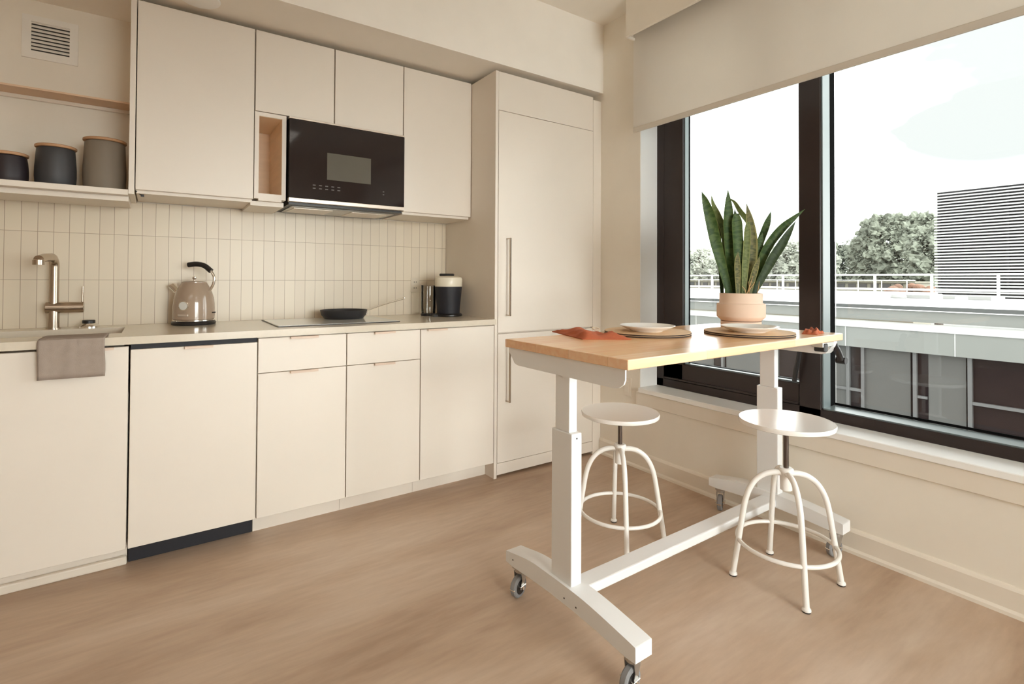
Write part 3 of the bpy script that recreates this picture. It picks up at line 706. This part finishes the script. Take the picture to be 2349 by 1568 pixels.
# ------------------------------------------------------------------ table setting
TZT = TZ + .0002
def mat_(x, y, z, label):
    t = thing('placemat', label, 'placemat', (x,y,z), group='round cork placemats')
    obj('mat_top', lathe(bm_(), [(.0,.0042),(.1712,.0042),(.1722,.0048),(.1712,.0062),(0,.0062)], (x,y,z), 96), 'cork', t, smooth=True)
    obj('mat_backing', lathe(bm_(), [(.0,0),(.1716,0),(.1725,.0008),(.1725,.0036),(.1716,.0042),(0,.0042)], (x,y,z), 96), 'corkedge', t, smooth=True)
def plate(x, y, z, label):
    o = obj('plate', lathe(bm_(), [(.0,.003),(.050,.003),(.052,0),(.060,0),(.062,.003),(.090,.013),(.1085,.0225),(.1095,.0240),(.1080,.0250),(.088,.0165),(.064,.0085),(0,.007)], (x,y,z), 96), 'plate', smooth=True)
    tag(o, label, 'plate', 'white plates on the placemats')
for x, y, w in ((-.783,-1.688,'setting nearest the fridge'), (-.433,-1.919,'setting beside the potted plant')):
    mat_(x, y, TZT, 'lower of two stacked round cork placemats at the '+w)
    mat_(x, y, TZT+.0064, 'upper round cork placemat, right under the plate at the '+w)
plate(-.800, -1.703, TZT+.0128, 'white plate on the placemats nearer the fridge')
plate(-.470, -1.945, TZT+.0128, 'white plate on the placemats in front of the potted plant')

def napkin(label, corners, amp, seed, tie, h=.012):
    """a folded cloth: bulging closed mesh over a quad of floor points"""
    rnd = random.Random(seed)
    cx = sum(c[0] for c in corners)/4; cy = sum(c[1] for c in corners)/4
    t = thing('napkin', label, 'napkin', (cx,cy,TZT), group='rust napkins on the table')
    n = 26; m = 14
    A, B_, C_, D = [Vector((c[0],c[1],0)) for c in corners]
    ph = [rnd.uniform(0,6) for _ in range(8)]
    bm = bm_(); layers = []
    for lay in range(2):
        g = []
        for i in range(n+1):
            row = []
            for j in range(m+1):
                u, v = i/n, j/m
                p = (A*(1-u)+B_*u)*(1-v)+(D*(1-u)+C_*u)*v
                pinch = 1 - tie*math.exp(-((u-.5)/.13)**2)
                mid = (A*(1-u)+B_*u)*.5+(D*(1-u)+C_*u)*.5
                p = mid + (p-mid)*pinch
                e = min(u,1-u,v,1-v); edge = min(1, e*7)
                if lay == 0: z = TZT
                else:
                    z = TZT + .0025 + edge*(h*.55 + amp*(.5+.5*math.sin(v*17+ph[0]+3*math.sin(u*4+ph[1]))) * (1 if tie else .8) + amp*.5*math.sin(u*9+v*5+ph[2]))
                    z = max(z, TZT+.002)
                    z += tie*.008*math.exp(-((u-.5)/.12)**2)*edge
                row.append(bm.verts.new((p.x, p.y, z)))
            g.append(row)
        layers.append(g)
        for i in range(n):
            for j in range(m):
                f = (g[i][j], g[i+1][j], g[i+1][j+1], g[i][j+1]); bm.faces.new(f if lay else f[::-1])
    lo, hi = layers
    for i in range(n):
        for j in (0, m): bm.faces.new((lo[i][j], lo[i+1][j], hi[i+1][j], hi[i][j]))
    for j in range(m):
        for i in (0, n): bm.faces.new((lo[i][j], lo[i][j+1], hi[i][j+1], hi[i][j]))
    obj('cloth', bm, 'napkin', t, smooth=True)
    return t, cx, cy
t, cx, cy = napkin('larger rust-red folded napkin by the table\'s left end', [(-1.075,-1.430),(-.968,-1.560),(-1.000,-1.800),(-1.150,-1.700)], .012, 3, 0, .017)
# twine bow
ring = [(-1.010+.016*math.cos(a), -1.625+.012*math.sin(a), TZT+.026+.005*math.sin(a)) for a in [2*PI*i/16 for i in range(16)]]
b = tube(bm_(), ring, .0022, 6, closed=True)
tube(b, smooth_curve([(-1.010,-1.625,TZT+.022),(-.985,-1.600,TZT+.028),(-.965,-1.580,TZT+.016)],4), .002, 6)
obj('twine_bow', b, 'twine', t, smooth=True)
t, cx, cy = napkin('small bunched rust-orange napkin at the window end of the table', [(-.245,-2.040),(-.110,-2.005),(-.120,-2.070),(-.235,-2.095)], .008, 11, .35, .016)

# potted snake plant
px0, py0 = -.150, -1.712
t = thing('potted_snake_plant', 'snake plant in a pink clay pot at the window end of the table', 'potted plant', (px0,py0,TZT))
z0 = TZT
pot = obj('pot', lathe(bm_(), [(.088,.0),(.0895,.002),(.0895,.026),(.0885,.0275),(.0885,.0310),(.0905,.033),(.1065,.048),(.1075,.052),(.1075,.108),(.105,.111),(.0965,.113),(.0950,.116),(.0950,.158),(.0940,.160),(.0900,.160),(.0890,.150),(0,.145)], (px0,py0,z0), 72), 'pot', t, smooth=True)
obj('pot_groove', lathe(bm_(), [(.0890,.0278),(.0893,.028),(.0893,.0306),(.0890,.0308)], (px0,py0,z0), 72), 'potd', pot)
obj('soil', lathe(bm_(), [(.0,.1505),(.0885,.1505),(.0885,.153),(0,.156)], (px0,py0,z0), 40), 'soil', t)
PX = .00208; PC = Vector((px0,py0,z0+.160))
RV, UV_, FV = Vector((.8239,-.5667,0)), Vector((0,0,1)), Vector((.5667,.8239,0))
def LP(u, v, d): return PC + RV*((u-1699)*PX) + UV_*((667-v)*PX) + FV*d
def leaf(pts, width, mat, dep, blunt=False, twist=0.):
    """pts: from base to tip (u,v); dep: depth at base and at tip"""
    n = len(pts)
    P3 = smooth_curve([LP(u, v, dep[0]+(dep[1]-dep[0])*i/(n-1)) for i, (u, v) in enumerate(pts)], 7)
    P3[0] = P3[0] - Vector((0,0,.012))
    m = len(P3); bm = bm_(); uvl = bm.loops.layers.uv.new('UVMap'); rows = []; K_ = 6
    for i, p in enumerate(P3):
        s = i/(m-1); t_ = (P3[min(i+1,m-1)]-P3[max(i-1,0)]).normalized()
        side = t_.cross(FV).normalized(); a = twist*s
        nrm = side.cross(t_).normalized(); side = side*math.cos(a)+nrm*math.sin(a); nrm = side.cross(t_).normalized()
        prof_w = (.62+.38*min(1, s/.35)) * ((1-max(0,(s-.52)/.48)**1.7) if not blunt else (1-max(0,(s-.85)/.15)**2*.6))
        w_ = max(.0012, width*PX*.5*prof_w); th_ = .0022*(1-.6*s)+.0004
        f = []; bk = []
        for k in range(K_+1):
            q = -1+2*k/K_; base_ = p + side*(q*w_) + nrm*((1-q*q)*w_*.28)
            f.append(bm.verts.new(base_ - nrm*th_*(1-q*q*.8))); bk.append(bm.verts.new(base_ + nrm*th_*(1-q*q*.8)))
        rows.append((f, bk, s))
    for (f0,b0,s0), (f1,b1,s1) in zip(rows, rows[1:]):
        for k in range(K_):
            for A_, B2, fl in ((f0,f1,0),(b0,b1,1)):
                vs = (A_[k],A_[k+1],B2[k+1],B2[k]); uvs = ((k/K_,s0),((k+1)/K_,s0),((k+1)/K_,s1),(k/K_,s1))
                fc = bm.faces.new(vs)
                for lp, uvv in zip(fc.loops, uvs): lp[uvl].uv = uvv
        for e_ in (0, K_):
            fc = bm.faces.new((f0[e_],f1[e_],b1[e_],b0[e_]))
            for lp in fc.loops: lp[uvl].uv = ((0.0 if e_ == 0 else 1.0), s0)
    for r_ in (rows[0], rows[-1]):
        fc = bm.faces.new(r_[0]+r_[1][::-1])
        for lp in fc.loops: lp[uvl].uv = (.5, r_[2])
    obj('leaf', bm, mat, t, smooth=True)
leaf([(1667,667),(1648,600),(1634,550),(1622,500),(1610,462),(1600.6,439)], 25, 'sanG', (-.03,-.05), twist=.3)
leaf([(1670,667),(1668,590),(1665,530),(1652,490),(1641,462),(1637,440)], 17, 'sanP', (.01,.03), twist=-.3)
leaf([(1676,667),(1672,590),(1668,520),(1667,470),(1665.7,432)], 25, 'sanG', (-.02,-.02))
leaf([(1684,667),(1686,600),(1684,540),(1682,487)], 24, 'sanG', (-.05,-.035), blunt=True)
leaf([(1690,667),(1695,600),(1694,540),(1690,500),(1687,474)], 20, 'sanD', (.0,.01))
leaf([(1664,667),(1661,600),(1657,550),(1656,500)], 13, 'sanD', (.04,.045), blunt=True)
leaf([(1708,667),(1722,600),(1735,548),(1729,508),(1708,478),(1694,455),(1682,446)], 13, 'sanP', (.03,.05), twist=.8)
leaf([(1702,667),(1713,610),(1718,560),(1715,507),(1708,463)], 27, 'sanY', (-.04,-.02))
leaf([(1694,667),(1698,610),(1702,565),(1706,506)], 16, 'sanP', (-.055,-.045), blunt=True)
leaf([(1714,667),(1722,620),(1734,575),(1743,550),(1749,528)], 22, 'sanG', (-.02,.0))
leaf([(1710,667),(1716,600),(1722,540),(1723,504)], 16, 'sanD', (.02,.03), blunt=True)
leaf([(1719,667),(1736,600),(1753,548),(1768,510),(1775,492),(1780.6,476)], 17, 'sanG', (.03,.05))
leaf([(1716,667),(1734,615),(1758,560),(1786,522),(1812,498),(1838,476)], 21, 'sanG', (-.01,-.03), twist=-.2)
leaf([(1719,667),(1738,630),(1760,590),(1782,555),(1798,528),(1812,504)], 20, 'sanD', (-.045,-.05), twist=.2)
leaf([(1706,667),(1711,640),(1720,608),(1728,585)], 14, 'sanY', (-.06,-.065))
leaf([(1679,667),(1678,630),(1677,596),(1678,575)], 14, 'sanY', (-.065,-.07))
b = bm_()
for (u1,v1,u2_,v2) in ((1699,667,1712,628),(1699,667,1688,650),(1706,667,1702,640),(1722,667,1726,640),(1698,667,1716,642)):
    tube(b, [LP(u1,v1+4,-.06), LP((u1+u2_)/2,(v1+v2)/2,-.068), LP(u2_,v2,-.066)], [.0022,.002,.0008], 5)
obj('dry_offshoots', b, 'straw', t)

# ------------------------------------------------------------------ outdoors
XO = 17.6; Y0, Y1 = -8., 26.
bl = thing('opposite_building', 'low grey building across the street with a flat white roof', 'building', (XO, 5, -9))
obj('roof_deck', Box(XO-.02, XO+26, Y0, Y1, .20, .35), 'deck', bl)
obj('coping_band', Box(XO-.10, XO, Y0, Y1, .225, .345), 'metalcap', bl)
obj('drip_edge', Box(XO-.13, XO, Y0, Y1, .20, .224), 'line', bl)
obj('upper_fascia', Box(XO-.02, XO+.2, Y0, Y1, -.16, .20), 'fascia', bl)
b = prism(bm_(), [(XO-.62,-.345),(XO-.02,-.20),(XO-.02,-.40),(XO-.62,-.40)], Y0, Y1, 'Y'); obj('ledge', b, 'ledge', bl)
b = Box(XO-.58, XO+.0, Y0, Y1, -1.075, -.402); sp = obj('spandrel_panel', b, 'fascia', bl)
b = bm_()
for y in (-3.9,-.93,2.03,4.97,7.95,10.9,13.9,16.8): box(b, XO-.584, XO-.57, y-.012, y+.012, -1.075, -.402)
obj('panel_joint', b, 'ledge', sp)
obj('facade_glass', Box(XO-.30, XO-.26, Y0, Y1, -5.4, -1.0), 'extglass', bl)
for (ya, yb) in ((3.20,4.50),(1.84,2.74),(5.0,5.9),(8.0,9.6),(10.2,12.6),(14,16)):
    obj('window_shade', Box(XO-.345, XO-.305, ya, yb, -5.4, -1.076), 'curtain', bl)
b = bm_()
for y in (4.52,3.07,1.74,4.97,5.95,7.45,9.75,12.7,-.3): box(b, XO-.42, XO-.30, y-.05, y+.05, -5.4, -1.076)
box(b, XO-.41, XO-.30, Y0, 1.69, -2.45, -2.36); box(b, XO-.41, XO-.30, 4.56, Y1, -2.60, -2.5); box(b, XO-.40, XO-.30, 2.76, 3.05, -2.5,-2.42)
obj('mullion', b, 'extmull', bl)
obj('lower_wall', Box(XO-.4, XO+.2, Y0, Y1, -9, -5.4), 'fascia', bl)

def railing(X, ya, yb, zt, zb, zd, step, first, label, pw=.038, rails=((0,.035),), mids=0):
    t = thing('rooftop_railing', label, 'railing', (X, ya, zd))
    obj('top_rail', Box(X-.03, X+.03, ya, yb, zt-(.06 if X < 30 else .045), zt, bev=.008), 'rail', t)
    obj('bottom_rail', Box(X-.025, X+.025, ya, yb, zb, zb+(.075 if X < 30 else .045), bev=.008), 'rail', t)
    for k in range(mids):
        z = zb+.1+(zt-zb-.1)*(k+1)/(mids+1); obj('middle_rail', Box(X-.015, X+.015, ya, yb, z-.02, z+.02), 'rail', t)
    y = first
    while y < yb:
        if y > ya: obj('post', Box(X-pw, X+pw, y-pw, y+pw, zd, zt-.01, bev=.006), 'rail', t)
        y += step
railing(22., Y0+1, 24.5, 1.435, .785, .35, 1.895, 2.136-1.895*4, 'white railing along the near edge of the opposite roof')
railing(33., 8, 36, 1.22, .62, .35, 1.25, 8.4, 'finer white railing farther back on the opposite roof', pw=.02, mids=0)
b = Box(38, 43.5, Y0, Y1+10, -.1, .34); tag(obj('roof_terrace', b, 'fascia'), 'flat grey far roof terrace behind the white railings', 'roof')

# louvred screen
LX = 30.
t = thing('louvred_screen', 'tall white louvred rooftop screen at the right', 'screen', (LX, 3, .35))
obj('screen_backing', Box(LX+.25, LX+.35, -6, 6.20, .35, 5.72), 'louverback', t)
n = 36
for k in range(n):
    z = .42 + k*(5.76-.42)/n
    b = prism(bm_(), [(LX,z),(LX-.01,z+.066),(LX+.10,z+.080),(LX+.11,z+.015)], -6, 6.26, 'Y')
    obj('slat', b, 'louver', t)
obj('support_post', Box(LX+.12, LX+.25, 3.5, 3.6, .35, 5.70), 'louverback', t)
obj('support_post', Box(LX+.12, LX+.25, 6.05, 6.15, .35, 5.7), 'louverback', t)

# small roof plant
t = thing('roof_duct', 'low grey duct unit on the opposite roof below the louvred screen', 'duct', (27, 6, .35))
b = lathe(bm_(), [(.30,0),(.32,.06),(.28,.16),(.0,.2)], (26.0, 6.45, .35), 24); obj('cowl', b, 'acunit', t, smooth=True)
obj('duct_run', Box(26.5, 26.8, 3.2, 6.4, .35, .52, bev=.02), 'acunit', t)
for i, y in enumerate((4.9, 2.9, 4.05)):
    tag(obj('pipe_support', Box(25.3, 25.7, y-.17, y+.17, .35, .60-.05*i, bev=.02), 'rail'), 'white block on the roof at the foot of the louvred screen', 'block', 'white blocks by the louvred screen')

# far pergola-like pavilion with small openings
t = thing('distant_pavilion', 'cream low building with rows of small dark windows, beyond the railings', 'building', (50, 28, -2))
obj('wall', Box(50, 54, 13.5, 41, -6, 1.02), 'shed', t)
obj('roof_edge', Box(49.8, 54.2, 13.3, 41.2, 1.02, 1.14), 'shed', t)
for i in range(30):
    y = 14.2+i*.90
    obj('window', Box(49.93, 50.02, y, y+.60, .50, .90), 'shedwin', t)
tag(obj('rust_shrub', None or (lambda: (lambda b: [bmesh.ops.create_icosphere(b, subdivisions=2, radius=random.uniform(.25,.5), matrix=Matrix.Translation((46+random.uniform(-.8,.8), 12.3+random.uniform(-1.4,1.4), .1+random.uniform(0,.7)))) for _ in range(14)] and b)(bm_()))(), 'leafC'), 'rust coloured shrub left of the louvred screen', 'shrub')

# trees
def tree(x, y, zbase, rx, ry, ztop, zlow, mat, label, seed, n=150, rs=(.45,.95)):
    rnd = random.Random(seed)
    t = thing('tree', label, 'tree', (x,y,zbase))
    tube_b = tube(bm_(), [(x,y,zbase),(x+.2,y,(zbase+zlow)/2),(x,y+.2,zlow+(ztop-zlow)*.5)], [.55,.4,.2], 10)
    obj('trunk', tube_b, 'bark', t)
    cz_ = (ztop+zlow)/2; rz_ = (ztop-zlow)/2
    tb = bm_(); bmesh.ops.create_icosphere(tb, subdivisions=3, radius=1); tv = [v.co.copy() for v in tb.verts]; tf = [[v.index for v in f.verts] for f in tb.faces]; tb.free()
    V, F = [], []
    def dome(lo, rlo, rhi):
        th_ = rnd.uniform(0, 2*PI); ph_ = math.acos(rnd.uniform(lo,1)); rr = rnd.uniform(rlo, rhi)
        lump = 1+.13*math.sin(3*th_+seed)*math.sin(2*ph_+seed*.7)
        return Vector((x+rx*rr*lump*math.sin(ph_)*math.cos(th_), y+ry*rr*lump*math.sin(ph_)*math.sin(th_), cz_+rz_*rr*math.cos(ph_)*lump))
    for i in range(n):
        c = dome(-.75, .78, 1.0); r = rnd.uniform(*rs); o_ = len(V)
        for q in tv:
            p = c+q*r; k = .72 + .55*noise.noise(p*1.6) + .5*noise.noise(p*4.5) + rnd.uniform(-.10,.16)
            V.append(c+q*r*k)
        F += [[a+o_ for a in f] for f in tf]
    for i in range(n*45):
        c = dome(-.7, .84, 1.06); s_ = rnd.uniform(.09, .22)
        a = Vector((rnd.uniform(-1,1),rnd.uniform(-1,1),rnd.uniform(-1,1))).normalized(); b_ = a.orthogonal().normalized(); o_ = len(V)
        V += [c+a*s_, c+b_*s_*.6, c-a*s_, c-b_*s_*.6]; F.append([o_,o_+1,o_+2,o_+3])
    inv = ROOT[t]; me = bpy.data.meshes.new('crown'); me.from_pydata([inv @ v for v in V], [], F); me.update(); me.materials.append(M[mat])
    o = bpy.data.objects.new('crown', me); C.objects.link(o); o.parent = t
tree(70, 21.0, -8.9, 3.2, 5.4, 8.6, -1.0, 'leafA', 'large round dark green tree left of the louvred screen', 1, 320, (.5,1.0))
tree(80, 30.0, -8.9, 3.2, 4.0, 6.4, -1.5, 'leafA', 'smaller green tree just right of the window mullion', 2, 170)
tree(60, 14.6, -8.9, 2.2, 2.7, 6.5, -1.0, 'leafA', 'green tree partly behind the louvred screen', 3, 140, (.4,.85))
tree(76, 35.6, -8.9, 3.8, 5.1, 6.64, -1.5, 'leafB', 'green tree paled for haze seen between the potted plant and the mullion', 4, 220, (.5,1.1))
tree(88, 49.5, -8.9, 4.4, 5.2, 5.7, -1.5, 'leafB', 'distant tree paled for haze seen behind the potted plant', 5, 180, (.6,1.2))
tree(86, 60.2, -8.9, 4.4, 5.0, 6.6, -1.5, 'leafB', 'distant tree paled for haze at the left edge of the window view', 6, 180, (.6,1.2))
tree(100, 48.5, -8.9, 4.4, 5.4, 4.9, -1.5, 'leafB', 'low tree paled for haze in the gap between the distant trees', 8, 130, (.6,1.2))
tag(obj('street_ground', Box(.5, 160, -70, 130, -9.3, -9.0), 'asphalt'), 'grey ground far below the window', 'ground', kind='stuff')

# ------------------------------------------------------------------ light
wd = bpy.data.worlds.new('World'); S.world = wd; wd.use_nodes = True
nt = wd.node_tree; bg = nt.nodes['Background']
tc = N(nt, 'ShaderNodeTexCoord'); mp = N(nt, 'ShaderNodeMapping'); mp.inputs['Scale'].default_value = (1,1,2.6); mp.inputs['Location'].default_value = (.35,.1,.0)
no = N(nt, 'ShaderNodeTexNoise'); no.inputs['Scale'].default_value = 2.1; no.inputs['Detail'].default_value = 5
cr = N(nt, 'ShaderNodeValToRGB'); cr.color_ramp.elements[0].position = .34; cr.color_ramp.elements[1].position = .56
cr.color_ramp.elements[0].color = (.50,.56,.56,1); cr.color_ramp.elements[1].color = (1,.995,.985,1)
nt.links.new(tc.outputs['Generated'], mp.inputs[0]); nt.links.new(mp.outputs[0], no.inputs['Vector']); nt.links.new(no.outputs['Fac'], cr.inputs['Fac'])
# one thin grey cloud low over the roofs to the right
vn = N(nt, 'ShaderNodeVectorMath', operation='NORMALIZE'); dt = N(nt, 'ShaderNodeVectorMath', operation='DOT_PRODUCT'); dt.inputs[1].default_value = (.925,.20,.335)
mr = N(nt, 'ShaderNodeMapRange'); mr.inputs['From Min'].default_value = .970; mr.inputs['From Max'].default_value = .990; mr.clamp = True
n2 = N(nt, 'ShaderNodeTexNoise'); n2.inputs['Scale'].default_value = 3.4; n2.inputs['Detail'].default_value = 3
m2 = N(nt, 'ShaderNodeMapRange'); m2.inputs['From Min'].default_value = .30; m2.inputs['From Max'].default_value = .47; m2.clamp = True
mu = N(nt, 'ShaderNodeMath', operation='MULTIPLY'); mxc = N(nt, 'ShaderNodeMix', data_type='RGBA'); mxc.inputs['B'].default_value = (.168,.175,.174,1)
nt.links.new(tc.outputs['Generated'], vn.inputs[0]); nt.links.new(vn.outputs[0], dt.inputs[0]); nt.links.new(dt.outputs['Value'], mr.inputs['Value'])
nt.links.new(mp.outputs[0], n2.inputs['Vector']); nt.links.new(n2.outputs['Fac'], m2.inputs['Value'])
nt.links.new(mr.outputs[0], mu.inputs[0]); nt.links.new(m2.outputs[0], mu.inputs[1]); nt.links.new(mu.outputs[0], mxc.inputs['Factor'])
nt.links.new(cr.outputs['Color'], mxc.inputs['A']); nt.links.new(mxc.outputs['Result'], bg.inputs['Color'])
# sky glow added behind the camera, around the added sun, for front light
d3 = N(nt, 'ShaderNodeVectorMath', operation='DOT_PRODUCT'); d3.inputs[1].default_value = (-.05,-.95,.31)
mxm = N(nt, 'ShaderNodeMath', operation='MAXIMUM'); mxm.inputs[1].default_value = 0
pw_ = N(nt, 'ShaderNodeMath', operation='POWER'); pw_.inputs[1].default_value = 3
ml = N(nt, 'ShaderNodeMath', operation='MULTIPLY_ADD'); ml.inputs[1].default_value = 9; ml.inputs[2].default_value = 4.6
nt.links.new(vn.outputs[0], d3.inputs[0]); nt.links.new(d3.outputs['Value'], mxm.inputs[0]); nt.links.new(mxm.outputs[0], pw_.inputs[0])
nt.links.new(pw_.outputs[0], ml.inputs[0]); nt.links.new(ml.outputs[0], bg.inputs['Strength']); bg.inputs['Strength'].default_value = 5.5

def area(name, loc, rot, sx, sy, energy, col):
    l = bpy.data.lights.new(name, 'AREA'); l.shape = 'RECTANGLE'; l.size = sx; l.size_y = sy; l.energy = energy; l.color = col
    o = bpy.data.objects.new(name, l); C.objects.link(o); o.location = loc; o.rotation_euler = rot; return o
# dim fill panels added under the unseen ceiling behind the camera
for i, (x, y) in enumerate(((-3.6,-3.6),(-1.6,-4.4),(-4.6,-4.4))):
    area('added_ceiling_fill', (x,y,ZC-.02), (0,0,0), 1.0, 1.0, 6, (1,.93,.83))

sl = bpy.data.lights.new('sun', 'SUN'); sl.energy = 1.25; sl.angle = math.radians(34); sl.color = (1,.985,.95)  # soft sun added behind the camera to light cabinet and table fronts
so = bpy.data.objects.new('sun', sl); C.objects.link(so); so.rotation_euler = Vector((-.05,.97,-.17)).to_track_quat('-Z','Y').to_euler()

# ------------------------------------------------------------------ camera
cam = bpy.data.cameras.new('camera'); co = bpy.data.objects.new('camera', cam); C.objects.link(co); S.camera = co
fw = Vector((.56658,.82390,.01374)); r2 = Vector((.82389,-.56672,.00494)); u2 = r2.cross(fw)
fw.normalize(); r2.normalize(); u2 = r2.cross(fw).normalized()
mt = Matrix((r2, u2, -fw)).transposed().to_4x4(); mt.translation = Vector((-2.44487,-3.11794,1.14376))
co.matrix_world = mt
cam.sensor_fit = 'HORIZONTAL'; cam.sensor_width = 36; cam.lens = 1183.704/2349*36
cam.shift_x = (1174.5-1172.62)/2349; cam.shift_y = (624.05-784)/2349
cam.clip_start = .02; cam.clip_end = 500
S.view_settings.view_transform = 'Standard'; S.view_settings.look = 'None'; S.view_settings.exposure = .42; S.view_settings.gamma = 1
S.view_settings.use_curve_mapping = False
S.cycles.max_bounces = 12; S.cycles.diffuse_bounces = 8; S.cycles.glossy_bounces = 4; S.cycles.transparent_max_bounces = 12
S.cycles.use_denoising = True
S.cycles.sample_clamp_indirect = 8
